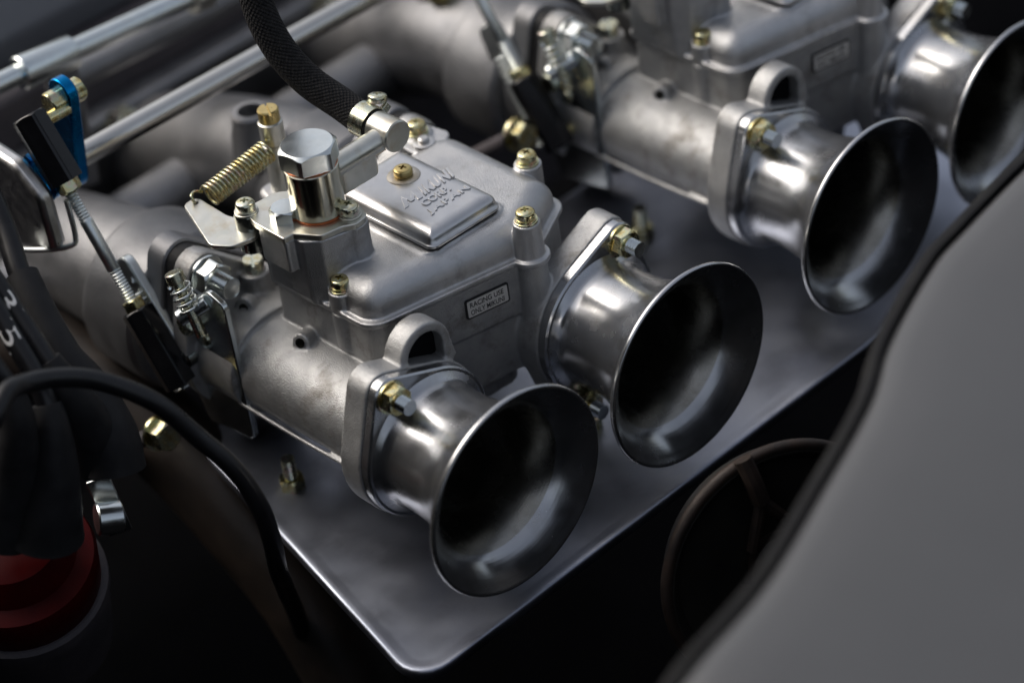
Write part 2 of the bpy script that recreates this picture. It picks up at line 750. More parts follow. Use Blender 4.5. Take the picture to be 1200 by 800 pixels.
def fit_text(name, me, m, parent, org, ux, uy, w, h, shear_top=0.0, taper=0.0):
    """lay text mesh into a w x h mm rectangle at org, along ux, up uy (scene mm)"""
    xs = [v.co.x for v in me.vertices]
    ys = [v.co.y for v in me.vertices]
    zs = [v.co.z for v in me.vertices]
    x0, x1, y0, y1 = min(xs), max(xs), min(ys), max(ys)
    ux, uy = V(ux).normalized(), V(uy).normalized()
    uz = ux.cross(uy).normalized()
    off = wloc(parent)
    for v in me.vertices:
        a = (v.co.x - x0) / (x1 - x0)
        b = (v.co.y - y0) / (y1 - y0)
        xx = a * w + b * shear_top * (1 - a * taper)
        p = V(org) + ux * xx + uy * b * h
        v.co = p * S + uz * v.co.z - off
    return link(name, me, m, parent)


# ------------------------------------------------------------------ shared fasteners


def cross_recess(depth, r, w):
    b = bmesh.new()
    for k in range(2):
        a, c = (r, w) if k == 0 else (w, r)
        lo = [(-a, -c), (a, -c), (a, c), (-a, c)]
        ring_loft(b, [[(x * 0.55, y * 0.9, -depth) for x, y in lo] if k == 0 else [(x * 0.9, y * 0.55, -depth) for x, y in lo],
                      [(x, y, 2) for x, y in lo]], True, True, True)
    return b


def pan_screw(head_r, head_h, washer_r):
    """cross-head screw: washer base z=0"""
    a = bmesh.new()
    h0 = 1.5
    pr = [(head_r * 0.96, h0 - 0.1), (head_r, h0 + 0.35), (head_r, h0 + head_h * 0.55)]
    for i in range(1, 7):
        t = i / 6 * pi / 2
        pr.append((head_r * (0.62 + 0.38 * cos(t)), h0 + head_h * (0.55 + 0.38 * sin(t))))
    pr.append((head_r * 0.35, h0 + head_h))
    lathe(a, pr, n=36)
    c = cross_recess(1.1, head_r * 0.58, head_r * 0.12)
    for v in c.verts:
        v.co.z += h0 + head_h - 0.35 + (0.3 if v.co.z > 0 else 0)
    me = bool_mesh(a, c)
    w = bmesh.new()
    lathe(w, [(washer_r * 0.97, 0), (washer_r, 0.15), (washer_r, 0.7), (washer_r * 0.96, 0.8), (head_r * 1.05, 0.82),
              (head_r * 1.12, 0.9), (head_r * 1.12, 1.45), (head_r * 0.9, 1.5)], n=36)
    return me, w


def bm_to_mesh(bm, name, sharp=32):
    finish(bm, sharp)
    for v in bm.verts:
        v.co *= S
    me = bpy.data.meshes.new(name)
    bm.to_mesh(me)
    bm.free()
    return me


SCREW, _w = pan_screw(3.7, 3.6, 4.5)
WASHER = bm_to_mesh(_w, 'washer')
SCREW_Z = SCREW.copy()
WASHER_Z = WASHER.copy()
SCREW_B, _w = pan_screw(3.7, 3.0, 4.0)
_w.free()


def slot_screw(r, h):
    a = bmesh.new()
    lathe(a, [(r * 0.95, 0), (r, 0.3), (r, h - 0.5), (r * 0.9, h)], n=32)
    b = bmesh.new()
    box(b, (-r * 2, -0.45, h - 1.3), (r * 2, 0.45, h + 2))
    return bool_mesh(a, b)


SLOT = slot_screw(4.2, 5.5)


def screw(parent, pos, d=(0, 0, 1), spin=0.0, kind='gold', scale=1.0):
    if kind == 'gold':
        s = inst('screw', SCREW, 'zinc_gold', parent, pos, d, spin, scale)
        w = inst('washer', WASHER, 'zinc_gold', parent, pos, d, 0, scale)
    else:
        s = inst('screw', SCREW_Z, 'zinc_pale', parent, pos, d, spin, scale)
        w = inst('washer', WASHER_Z, 'zinc_dull', parent, pos, d, 0, scale)
    return s


def threads(r, h0, h1, pitch=1.25, depth=0.5):
    pr = [(r * 0.8, h0)]
    h = h0 + 0.3
    while h < h1 - 0.6:
        pr += [(r, h), (r - depth, h + pitch * 0.5)]
        h += pitch
    pr += [(r, h), (r * 0.78, h1)]
    return pr


def nut_and_stud(parent, pos, d, r=6.2, h=5.0, stud=3.0, out=5.0, nutm='zinc_gold', spin=0.2):
    """washer + hex nut + threaded stud end, base at pos"""
    p, d = V(pos), V(d).normalized()
    b = bmesh.new()
    lathe(b, [(stud * 1.05, 0), (r * 1.05, 0), (r * 1.08, 0.2), (r * 1.06, 1.1), (r * 0.8, 1.3), (stud, 1.3)], p, d, 36)
    obj('washer', b, nutm, parent)
    b = bmesh.new()
    hexa(b, p + d * 1.3, p + d * (1.3 + h), r, rot=spin)
    obj('nut', b, nutm, parent, sharp=25)
    b = bmesh.new()
    lathe(b, threads(stud, 1.3 + h - 1.5, 1.3 + h + out), p, d, 28)
    obj('stud', b, 'zinc', parent, sharp=60)


# ================================================================== setting
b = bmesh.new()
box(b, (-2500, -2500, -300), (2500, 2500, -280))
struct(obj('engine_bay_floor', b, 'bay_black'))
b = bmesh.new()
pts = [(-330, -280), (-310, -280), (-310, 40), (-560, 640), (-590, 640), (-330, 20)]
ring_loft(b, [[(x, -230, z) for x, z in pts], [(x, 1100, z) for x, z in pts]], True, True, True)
struct(obj('added_shade_wall_front', b, 'bay_black'))  # unseen leaning panel, added to block sky light from the front
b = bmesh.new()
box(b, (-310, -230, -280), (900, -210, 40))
struct(obj('added_shade_wall_side', b, 'bay_black'))  # unseen wall under the panel, added to keep low light out of the bay

# ================================================================== carburettor
FL_C, FL_R = ([(1.0, 71.0), (66, 56.8), (73, 56.5), (100.5, 70.5), (101.5, 128), (92, 136), (60, 135), (1, 131)],
        [9, 6, 7, 7, 9, 8, 10, 6])
FL_OUT = rounded(FL_C, FL_R)


def make_carb():
    root = thing('carburettor', 'twin-barrel cast aluminium carburettor with fuel hose fitting and clear label plate, two trumpets on it',
                 'carburettor', (45, 100, -30))
    # ---- body casting
    b = bmesh.new()
    upper = inset(FL_OUT, 2.0)
    prism(b, upper, 'z', 14.5, 36.8)
    prism(b, rounded([(13, 71.6), (66, 60.1), (74, 60), (79, 64), (79, 140), (13, 140)], 5), 'z', -11, 20)
    prism(b, rounded([(20, 74), (70, 70), (72, 136), (20, 136)], 8), 'z', -24, 0)
    for x, s in ((0, -1), (90, 1)):
        flat = lambda r: [r - 2.6 * max(0, sin(2 * pi * i / 96)) ** 3 for i in range(96)]
        ring_plate(b, flat(21.0), x, 0, 15.6, 58, 160)
        ring_plate(b, flat(23.4), x, 0, 15.6, 131, 160)
        fl = hull(circ(0, 0, 30.2) + circ(s * 14, 30, 7.8) + circ(-s * 14, -30, 7.8))
        ring_plate(b, polar(fl), x, 0, 18.3, 50.4, 61)
        # rear flange with lugs
        rf = hull(circ(0, 0, 28) + circ(s * 11, 36, 8.5) + circ(-s * 11, -36, 8.5))
        ring_plate(b, polar(rf), x, 0, 18.3, 152, 161)
        # gusset rib on the barrel
        tube(b, [(x + s * 20, 62, -10), (x + s * 21, 95, -10.4), (x + s * 20.8, 132, -10)], 1.0, 8)
    # outer rim of barrels back to flange: stiffening blends
    cyl(b, (9, 149, 8), (9, 149, 28), 6.3)
    cyl(b, (0, 143, 20), (-4.5, 141, 21), 4.4, 4.0)
    # boss on the side wall
    cyl(b, (6, 112, 16.2), (-5.2, 107.6, 20.2), 4.2, 3.6)
    # vent arch in front of the chamber
    outer = [(9.0 + 12.2 * cos(a), 32.8 + 12.2 * sin(a)) for a in [i * pi / 16 for i in range(17)]]
    inner = [(9.2 + 8.6 * cos(a), 32.6 + 8.4 * sin(a)) for a in [i * pi / 16 for i in range(17)]]
    poly_o = [(23.0, 24)] + outer + [(-6.5, 27)]
    poly_i = [(17.4, 20)] + inner + [(0.7, 20)]
    nn = len(poly_o)
    fr = [b.verts.new((p[0], 51.2, p[1])) for p in poly_o]
    fi = [b.verts.new((p[0], 51.2, p[1])) for p in poly_i]
    bo = [b.verts.new((p[0], 60.5, p[1])) for p in poly_o]
    bi = [b.verts.new((p[0], 60.5, p[1])) for p in poly_i]
    for i in range(nn - 1):
        for q in ((fr[i], fr[i + 1], fi[i + 1], fi[i]), (bo[i], bi[i], bi[i + 1], bo[i + 1]),
                  (fr[i], bo[i], bo[i + 1], fr[i + 1]), (fi[i], fi[i + 1], bi[i + 1], bi[i])):
            b.faces.new(q)
    b.faces.new((fr[0], fi[0], bi[0], bo[0]))
    b.faces.new((fr[-1], bo[-1], bi[-1], fi[-1]))
    # front post under the cover screw
    cyl(b, (69.3, 58.3, -6), (69.3, 57.6, 36.8), 7.2, 5.9)
    cyl(b, (99, 87, 10), (99, 87, 36.8), 5)
    cyl(b, (6, 91, 20), (6, 91, 36.8), 5)
    # bosses under the flange
    cyl(b, (14, 54, -30), (14, 90, -20), 6, 5)
    body = cast_mesh('body', b, 0.62, 6, 'cast_rough', root)
    # dark discs painting the shade inside the drilled holes
    for p, d, r in (((-5.4, 107.5, 20.3), (-1, -0.39, 0.36), 1.9), ((-4.75, 140.9, 21.05), (-1, -0.44, 0.22), 1.9)):
        k = bmesh.new()
        lathe(k, [(r, -0.2), (r, 0.12), (r * 0.7, 0.14), (r * 0.65, -0.15)], p, d, 20)
        obj('drilled_hole_shade', k, 'dark_bore', root)
    # black block painting the shade of the air passage behind the arch
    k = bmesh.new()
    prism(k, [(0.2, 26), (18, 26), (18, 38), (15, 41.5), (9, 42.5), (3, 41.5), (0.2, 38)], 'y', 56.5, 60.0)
    obj('air_passage_shade', k, 'bay_black', root)
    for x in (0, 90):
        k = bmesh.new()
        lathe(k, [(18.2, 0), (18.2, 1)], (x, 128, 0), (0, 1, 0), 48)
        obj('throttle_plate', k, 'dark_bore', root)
    k = bmesh.new()
    inst('idle_screw', SLOT, 'zinc_pale', root, (9, 149, 27.5), (0, 0, 1), 0.95)
    for x, s in ((0, -1), (90, 1)):
        nut_and_stud(root, (x + s * 11, 151.6, 36), (0, -1, 0), 7.4, 6.5, 4.2, 7, 'zinc', 0.3)

    # ---- cover casting
    b = bmesh.new()
    prism(b, FL_OUT, 'z', 37.0, 39.4)
    rounded_loft(b, FL_C, [r + 2 for r in FL_R], [(39.0, 2.6), (42.6, 2.7)] + [(42.6 + 9.4 * sin(i * pi / 24), 2.7 + 9.8 * (1 - cos(i * pi / 24))) for i in range(1, 13)])
    cyl(b, (6, 91, 38), (6, 91, 46.0), 5.2)
    cyl(b, (69.2, 57.6, 37), (69.2, 57.3, 54.0), 5.9, 5.2)
    cyl(b, (69.2, 57.6, 37), (69.2, 57.6, 39.4), 7.6)
    cyl(b, (99.0, 87, 38), (99.0, 87, 51.6), 5.4)
    cyl(b, (89, 138, 38), (89, 138, 51.5), 5.6)
    prism(b, rounded([(78, 128), (98, 126), (96, 140), (80, 140)], 4), 'z', 40, 50.6)
    # raised pad under the jet cover
    prism(b, rounded([(33, 72.5), (72.5, 70.5), (73, 130), (33, 130)], 5), 'z', 48, 52.6)
    # inlet tower
    tower = rounded([(-1.0, 101), (4, 95), (13, 92), (24, 90), (26.5, 99), (24, 116), (14, 129), (-1, 124.5)], [3, 3, 4, 4, 4, 6, 5, 3])
    prism(b, tower, 'z', 40, 66.6)
    prism(b, rounded([(-5, 104.5), (2, 104.5), (2, 120.5), (-5, 120.5)], 1.2), 'z', 53.2, 66.6)
    cyl(b, (19.4, 95.5, 46), (19.4, 95.5, 66.6), 5.6)
    prism(b, rounded([(-0.5, 99), (10, 99), (10, 126.5), (-0.5, 126.5)], 2), 'z', 38, 54)
    cover = cast_mesh('float_chamber_cover', b, 0.45, 4, 'cast', root)
    k = bmesh.new()
    prism(k, inset(FL_OUT, 1.2), 'z', 36.5, 37.3)
    obj('gasket', k, 'black_print', cover)
    screw(cover, (6, 91, 46.0), spin=0.5)
    screw(cover, (69.2, 57.3, 54.0), spin=0.9)
    screw(cover, (99.0, 87, 51.6), spin=0.2)
    screw(cover, (89, 138, 51.5), spin=0.7)
    k = bmesh.new()
    lathe(k, [(4.4, 0), (4.4, 0.7), (3.6, 0.9), (2.3, 0.9), (2.2, 2.2), (1.6, 2.7)], (85.5, 130.5, 51.2), (0, 0, 1), 28)
    obj('locating_pin', k, 'cast_machined', cover)

    # ---- jet cover with raised lettering
    b = bmesh.new()
    JC, JR = [(35.0, 71.6), (70.7, 70.8), (71.2, 127), (35.0, 127)], [3.6, 4.2, 5, 5]
    J = rounded(JC, JR, 7)
    rounded_loft(b, JC, JR, [(53.7, 0.3), (53.9, 0.0), (54.7, 0.0), (55.0, 0.3), (55.3, 0.8), (57.2, 1.1), (58.2, 1.6), (59.0, 2.5),
                      (59.6, 3.6), (59.95, 5.2), (60.0, 6.5)])
    jet = obj('jet_cover', b, 'cover_plate', root, sharp=50)
    b = bmesh.new()
    inset_loft(b, inset(J, 0.7), [(52.0, 0), (53.8, 0)])
    obj('gasket', b, 'black_print', jet)
    b = bmesh.new()
    lathe(b, [(6.6, 0), (6.3, 0.5), (5.0, 0.9), (4.4, 0.9)], (57.0, 109.6, 59.8), (0, 0, 1), 40)
    obj('screw_seat', b, 'seat_stained', jet)
    s = inst('screw', SCREW_B, 'brass', jet, (57.0, 109.6, 59.4), (0, 0, 1), 0.5)
    b = bmesh.new()
    for q in ([(42.2, 92.9), (44.4, 92.9), (48.6, 99.5), (46.4, 99.5)], [(46.4, 99.5), (48.6, 99.5), (48.4, 94.2), (46.6, 94.2)],
              [(46.6, 94.2), (48.4, 94.2), (53.4, 99.5), (51.2, 99.5)], [(51.2, 99.5), (53.4, 99.5), (51.4, 92.9), (49.2, 92.9)]):
        prism(b, q, 'z', 59.9, 60.28 + 0.03 * len(b.faces) / 6)
    obj('lettering', b, 'cover_plate', jet, bevel=0.12)
    fit_text('lettering', text_mesh('IKUNI', 6, 0.3, 0.2, spacing=1.16, bevel=0.14), 'cover_plate', jet, (52.6, 92.9, 60.05), (1, 0.012, 0), (0, 1, 0), 15.4, 6.6, 2.4)
    fit_text('lettering', text_mesh('CORP.', 6, 0.26, 0.1, bevel=0.13), 'cover_plate', jet, (47.6, 87.4, 60.05), (1, 0, 0), (0, 1, 0), 13.6, 4.1, 0.6)
    fit_text('lettering', text_mesh('JAPAN', 6, 0.26, 0.1, spacing=1.25, bevel=0.13), 'cover_plate', jet, (45.2, 81.4, 60.05), (1, 0, 0), (0, 1, 0), 20.6, 4.3, 0.6)

    # ---- data plate on the front wall (wall runs from (1,71) to (66,56.8) in plan)
    ux = V(65, -14.2, 0).normalized()
    nrm = V(-ux.y * -1, -ux.x, 0)
    nrm = V(ux.y, -ux.x, 0)
    if nrm.y > 0:
        nrm = -nrm
    base = V(1.0, 71.0, 0) - nrm * 1.85

    def on_wall(x, z, out):
        t = (x - base.x) / ux.x
        p = base + ux * t + nrm * out
        return V(p.x, p.y, z)
    q = [(40.2, 22.9), (58.6, 22.9), (58.6, 31.4), (40.2, 31.4)]
    b = bmesh.new()
    rq = rounded(q, 0.8, 3)
    ring_loft(b, [[on_wall(x, z, 0.0) for x, z in rq], [on_wall(x, z, 0.55) for x, z in rq]], True, True, True)
    plate = obj('data_plate', b, 'black_print', root)
    b = bmesh.new()
    rq = rounded([(40.9, 23.6), (57.9, 23.6), (57.9, 30.7), (40.9, 30.7)], 0.5, 3)
    ring_loft(b, [[on_wall(x, z, 0.5) for x, z in rq], [on_wall(x, z, 0.66) for x, z in rq]], True, True, True)
    obj('plate_face', b, 'label_face', plate)
    fit_text('lettering', text_mesh('RACING USE', 3, 0.05, 0.05), 'black_print', plate, on_wall(42.0, 27.6, 0.68), ux, (0, 0, 1), 14.6, 2.3)
    fit_text('lettering', text_mesh('ONLY MIKUNI', 3, 0.05, 0.03), 'black_print', plate, on_wall(42.0, 24.3, 0.68), ux, (0, 0, 1), 14.6, 2.3)

    # ---- trumpets
    for x, s in ((0, -1), (90, 1)):
        b = bmesh.new()
        prof = [(18.4, 60), (18.6, 55), (20.0, 50), (21.8, 44), (22.4, 38), (22.7, 32), (23.5, 25), (25.6, 17), (28.9, 10.4), (33.2, 5.2),
                (37.2, 2.0), (39.2, 0.7), (39.8, 0.15), (40.3, 0.1), (40.7, 0.45), (40.85, 1.0), (40.85, 1.7), (40.5, 2.3), (39.8, 2.6),
                (38.6, 3.0), (37.4, 3.7), (34.6, 5.9), (30.5, 11.2), (27.2, 18), (25.4, 25.5), (24.7, 32), (24.6, 40), (24.9, 43), (25.9, 45.0), (27.8, 46.1), (28.2, 46.6), (24, 50)]
        rings = 128
        x0 = V(x, 0, 0)
        lathe(b, prof, x0, (0, 1, 0), rings, closed=True)
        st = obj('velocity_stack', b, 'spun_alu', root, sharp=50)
        st.data.materials.append(MATS['stained_shaded_bore'])
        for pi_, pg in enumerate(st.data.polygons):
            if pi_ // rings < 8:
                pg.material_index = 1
        b = bmesh.new()
        fl = hull(circ(0, 0, 29.6) + circ(s * 14, 30, 7.0) + circ(-s * 14, -30, 7.0))
        ring_plate(b, polar(fl), x, 0, 22, 46.2, 50.2, 0.7)
        obj('flange', b, 'spun_alu', st, sharp=30)
        for q in (1, -1):
            nut_and_stud(st, (x + s * 14 * q, 46.2, 30 * q), (0, -1, 0), 6.0, 4.4, 3.0, 5.0, 'zinc_gold', 0.15)

    # ---- inlet plate, bolt and banjo
    b = bmesh.new()
    P = rounded([(-5.4, 120.8), (-5.6, 104.2), (-1.4, 104.0), (4.0, 94.5), (12.5, 92.6), (16.5, 89.6), (23, 90.2), (25.6, 97), (24.6, 108), (22, 120),
                 (13, 130), (3, 131.0), (-3.5, 128)], [1.5, 0.8, 1.0, 3, 3, 3, 4, 4, 5, 6, 6, 4, 3])
    prism(b, P, 'z', 66.7, 69.2)
    pl = obj('inlet_plate', b, 'zinc_dull', root, bevel=0.35)
    screw(pl, (19.2, 95.8, 69.2), kind='pale', spin=0.4)
    b = bmesh.new()
    lathe(b, [(4.6, 0), (5.0, 0.6), (5.0, 15), (4.6, 16)], (-2.2, 129.2, 53), (0, 0, 1), 28)
    obj('screw_post', b, 'zinc_dark', pl)
    screw(pl, (-2.2, 129.2, 69.0), kind='pale', spin=0.8)
    b = bmesh.new()
    hexa(b, (4.0, 113.8, 69.2), (4.0, 113.8, 74.2), 6.0, rot=0.25)
    obj('hex_bolt', b, 'zinc', pl, sharp=25)
    cx, cy = 14.4, 107.2
    b = bmesh.new()
    lathe(b, [(9.6, 70.2), (10.1, 70.6), (10.1, 89.3), (9.6, 89.8)], (cx, cy, 0), (0, 0, 1), 48)
    bj = obj('banjo_fitting', b, 'zinc_straw', root, sharp=30)
    for z in (69.2, 89.8):
        b = bmesh.new()
        lathe(b, [(9.7, 0), (10.0, 0.2), (10.0, 0.8), (9.7, 1.0)], (cx, cy, z), (0, 0, 1), 48)
        obj('sealing_washer', b, 'copper', bj)
    b = bmesh.new()
    hexa(b, (cx, cy, 90.8), (cx, cy, 98.6), 11.4, rot=0.62)
    obj('hex_bolt', b, 'zinc', bj, sharp=25)
    b = bmesh.new()
    cyl(b, (cx + 8, cy, 82.6), (48, cy, 82.6), 4.6)
    obj('pipe', b, 'zinc_dull', bj)
    b = bmesh.new()
    pts = rounded([(cx + 8, cy - 4.3), (cx + 26, cy - 4.3), (cx + 30, cy), (cx + 26, cy + 4.3), (cx + 8, cy + 4.3)], 2.5)
    prism(b, pts, 'z', 72.0, 82)
    obj('arm', b, 'zinc_dull', bj, bevel=0.8)
    b = bmesh.new()
    lathe(b, [(5.7, 0), (6.2, 0.5), (6.2, 11.5), (5.4, 12.2), (4.2, 12.6), (4.2, 22)], (51, 101.2, 83.8), (0, 1, 0), 36)
    obj('hose_tail', b, 'zinc_dull', bj)

    # ---- choke lever with its spring
    b = bmesh.new()
    pts = rounded([(-8.5, 160.5), (-2.0, 160.5), (-3.0, 141), (0, 131), (-4, 121), (-15, 124), (-19.5, 131.5)], [3.2, 3.2, 10, 4, 4, 4.5, 4.5], 7)
    pts = pts[::-1]
    prism(b, pts, 'z', 61.2, 63.0)
    lv = obj('choke_lever', b, 'zinc_dull', root, bevel=0.3)
    b = bmesh.new()
    lathe(b, [(1.1, -0.1), (1.1, 0.15)], (-5.0, 157.2, 62.9), (0, 0, 1), 16)
    obj('drilled_hole_shade', b, 'dark_bore', lv)  # dark disc painting the shade inside the lever's hole
    b = bmesh.new()
    lathe(b, [(4.2, 0), (4.2, 3.5), (3.2, 4.2)], (-3, 136, 56.8), (0, 0, 1), 20)
    obj('pivot', b, 'copper', lv)
    b = bmesh.new()
    helix(b, (1.0, 156.8, 63.0), (31, 156.2, 67.5), 4.3, 17, 0.62)
    tube(b, [(1.0, 161.1, 63.2), (-2.5, 160.4, 65.5), (-5.4, 158.6, 65.5), (-5.2, 157.2, 62.5)], 0.62, 8)
    tube(b, [(31, 156.2, 71.7), (34.5, 157.4, 70.5), (36.5, 160.8, 67.5), (39, 161.5, 66.5)], 0.62, 8)
    obj('return_spring', b, 'zinc_gold', root, sharp=60)
    b = bmesh.new()
    lathe(b, [(4.6, 44), (4.6, 66), (3.9, 66.3), (3.9, 67.6), (4.8, 68), (4.8, 76), (4.2, 76.5)], (37, 160, 0), (0, 0, 1), 28)
    obj('spring_post', b, 'zinc_dull', root)
    inst('post_screw', SLOT, 'brass', root, (37, 160, 76.4), (0, 0, 1), 1.1, 0.98)
    b = bmesh.new()
    prism(b, rounded([(20, 134), (46, 130), (46, 168), (30, 168)], 5), 'z', 24, 46)
    obj('rear_casting', b, 'cast', root, bevel=2)
    return root


carb = make_carb()
D2 = V(201.8, 5.2, 1.3)
carb2 = copy_tree(carb)
carb2.location = carb.location + D2 * S
carb['label'] = 'silver twin-barrel carburettor with the black fuel hose clamped to its hex-bolted brass-toned fitting'
carb2['label'] = 'silver twin-barrel carburettor partly hidden behind the grey body panel, no hose fitting in view'
carb['group'] = carb2['group'] = 'carburettors in a row on the manifold'

# ================================================================== insulators and manifold
for i, (x, dy, dz) in enumerate(((0, 0, 0), (90, 0, 0), (201.8, 5.2, 1.3), (291.8, 5.2, 1.3))):
    s = -1 if i % 2 == 0 else 1
    b = bmesh.new()
    rf = hull(circ(0, 0, 27) + circ(s * 11, 36, 7.8) + circ(-s * 11, -36, 7.8))
    ring_plate(b, polar(rf), x, dz, 18.5, 161.2 + dy, 166 + dy, 0.5)
    o = obj('insulator', b, 'rubber')
    tag(o, ['black spacer ring behind the springs and stop screw of the hose-fed carburettor', 'black spacer ring behind the hose clamp end of the hose-fed carburettor',
            'black spacer ring behind the springs of the carburettor next to the grey panel', 'black spacer ring hidden behind the barrel farthest from the ignition leads'][i], 'spacer', 'spacers behind the carburettors')

man = thing('intake_manifold', 'grey cast aluminium intake manifold with round runners behind the carburettors', 'manifold', (145, 230, -20))
for i, (x, dy, dz) in enumerate(((0, 0, 0), (90, 0, 0), (201.8, 5.2, 1.3), (291.8, 5.2, 1.3))):
    s = -1 if i % 2 == 0 else 1
    b = bmesh.new()
    rf = hull(circ(0, 0, 29) + circ(s * 11, 36, 9) + circ(-s * 11, -36, 9))
    ring_plate(b, polar(rf), x, dz, 18.5, 166.2 + dy, 176 + dy, 0.8)
    obj('flange', b, 'manifold_alu', man)
    b = bmesh.new()
    tube(b, [(x, 175 + dy, dz), (x, 200 + dy, dz), (x + 2, 250, dz - 6), (x + 6, 300, dz - 24), (x + 8, 345, -44)], [29, 28, 25.5, 26, 29], 40, 8)
    obj('runner', b, 'manifold_alu', man)
    b = bmesh.new()
    lathe(b, [(28, 0), (32, 1), (33.5, 3), (33.5, 30), (32, 33), (27, 35)], (x, 180 + dy, dz - 1), (0, 1, 0), 56)
    obj('collar', b, 'manifold_alu', man)
    if i != 1 and i != 3:
        continue
    b = bmesh.new()
    cx = x - 17
    lathe(b, [(11, 0), (9.5, 14), (8.2, 18), (8.2, 23), (7.4, 24), (5.2, 24), (5.0, 16)], (cx - 4, 219 + dy, 18 + dz), (0, 0, 1), 32)
    obj('port_boss', b, 'manifold_alu', man)
b = bmesh.new()
tube(b, [(-60, 280, -22), (100, 280, -22), (420, 286, -22)], 15, 28, 6)
obj('balance_tube', b, 'manifold_alu', man)
b = bmesh.new()
box(b, (-80, 338, -80), (560, 352, -8))
obj('head_flange', b, 'manifold_alu', man, bevel=3)
for x in (46, 79, 203, 250):
    b = bmesh.new()
    hexa(b, (x, 337.5, -14), (x, 328, -14), 9)
    obj('nut', b, 'zinc_pale', man, sharp=25)
for p in ((157, 152, 6), (198, 238, 26), (-44, 150, -22)):
    b = bmesh.new()
    hexa(b, (p[0], p[1] + 6, p[2]), (p[0], p[1], p[2] + 1), 6.2, rot=0.4)
    lathe(b, [(7.4, 0), (7.4, 1.4)], (p[0], p[1] + 7.6, p[2]), (0, -1, 0.1), 24)
    obj('stay_bolt', b, 'zinc_gold', man, sharp=25)
    b = bmesh.new()
    cyl(b, (p[0], p[1] + 7, p[2]), (p[0], p[1] + 60, p[2] - 40), 3.2, n=16)
    obj('stay', b, 'head_iron', man)
b = bmesh.new()
box(b, (-500, 352.5, -200), (900, 470, 16))
tag(obj('cylinder_head', b, 'head_iron', None, bevel=4), 'dark cast cylinder head behind the intake runners', 'engine part')

b = bmesh.new()
prism(b, rounded([(372, 17), (420, 17), (760, 17), (760, 75), (410, 75), (372, 30)], [1, 1, 1, 20, 30, 6]), 'x', -500, 900)
o = obj('rocker_cover', b, 'cover_paint')
tag(o, 'dark grey painted engine cover behind the throttle rods', 'engine cover')

# ================================================================== heat shield
b = bmesh.new()
outl = [(-20, 174), (-37.5, 92), (-58.5, 0), (350, 0), (350, 174)][::-1]
rounded_loft(b, outl[::-1], [4, 120, 13, 3, 3], [(-55.5, 1.2), (-54.6, 0.2), (-52.0, 0.0), (-51.2, 0.2), (-50.7, 0.7), (-50.5, 1.6), (-50.6, 3.2), (-50.8, 5.2), (-50.9, 6.6)])
sh = thing('heat_shield', 'flat dark grey metal heat shield lying below the trumpets, rolled edge and rounded corner', 'heat shield', (60, 80, -54))
obj('sheet', b, 'shield', sh, sharp=75)
for p in ((-13, 120.5), (84.5, 54), (191, 126), (285, 59)):
    b = bmesh.new()
    lathe(b, [(6, 0), (6, 1)], (p[0], p[1], -52.3), (0, 0, 1), 24)
    hexa(b, (p[0], p[1], -51.4), (p[0], p[1], -46), 5.4)
    obj('bolt', b, 'zinc_gold', sh)
    b = bmesh.new()
    lathe(b, threads(2.8, 0, 9), (p[0], p[1], -46), (0, 0, 1), 20)
    obj('stud', b, 'zinc_pale', sh, sharp=60)

# ================================================================== rods along the engine
b = bmesh.new()
lathe(b, [(4.0, 0), (4.7, 0.6), (4.7, 520), (4.0, 520.6)], (-14, 225, 60), (1, 0, -0.02), 32)
tag(obj('throttle_rod', b, 'steel'), 'long polished steel throttle rod running along behind the carburettors', 'rod')

t = thing('cable_bar', 'zinc plated bar with a thick sleeve clamped on it, parallel to the throttle rod', 'bar', (40, 290, 60))
b = bmesh.new()
cyl(b, (-80, 290, 69), (12, 290, 64), 4.3)
cyl(b, (36, 290, 61.6), (130, 290, 54), 4.6)
obj('bar', b, 'zinc', t)
b = bmesh.new()
lathe(b, [(6.6, 0), (7.2, 0.8), (7.2, 26), (6.6, 27)], (10, 290, 64.2), (1, 0, -0.11), 32)
obj('sleeve', b, 'zinc', t)
b = bmesh.new()
obox(b, (32, 294, 60), (32, 300, -8), 16, 4, (1, 0, 0))
obj('bracket', b, 'manifold_alu', t, bevel=1)
b = bmesh.new()
cyl(b, (98, 290, 56.6), (108, 290, 55.6), 7.5)
obj('end_collar', b, 'zinc_dull', t, bevel=0.6)

b = bmesh.new()
cyl(b, (40, 306, 40), (360, 306, 26), 6.2)
tag(obj('coolant_pipe', b, 'manifold_alu'), 'plain grey metal pipe just behind the polished throttle rod', 'pipe')

# ================================================================== fuel hose + clamp
b = bmesh.new()
tube(b, [(51, 113.6, 83.8), (50.6, 119, 84.4), (49.4, 130, 88.4), (45.2, 142, 96.2), (41.6, 150, 107.4), (40.0, 156, 121.5), (41, 160, 138), (44, 162, 156), (48, 163, 180)], 6.2, 28, 10)
tag(obj('fuel_hose', b, 'hose_cloth'), 'black cloth braided fuel hose curving up from the carburettor fitting', 'hose')
cl = thing('hose_clamp', 'small steel band clamp with cross-head screw around the end of the fuel hose', 'hose clamp', (51, 117, 84))
b = bmesh.new()
d = V(-0.06, 1, 0.12)
lathe(b, [(6.3, 0), (6.85, 0), (6.85, 7), (6.3, 7)], (51, 114.6, 84.0), d, 40, closed=True)
obj('band', b, 'zinc_pale', cl, sharp=30)
b = bmesh.new()
for z in (0, 2.2, 4.4):
    obox(b, (56.5, 116 + z * 0.5, 85), (60.5, 116 + z * 0.5, 87.5 - z * 0.2), 1.0, 3.4 - z * 0.4, (0, 1, 0))
obj('band_ears', b, 'zinc_pale', cl, bevel=0.3)
inst('screw', SCREW_B, 'zinc_pale', cl, (57.2, 118.5, 88.0), (0.25, 0.1, 1), 0.4, 1.0)

# ================================================================== throttle levers and linkage rods


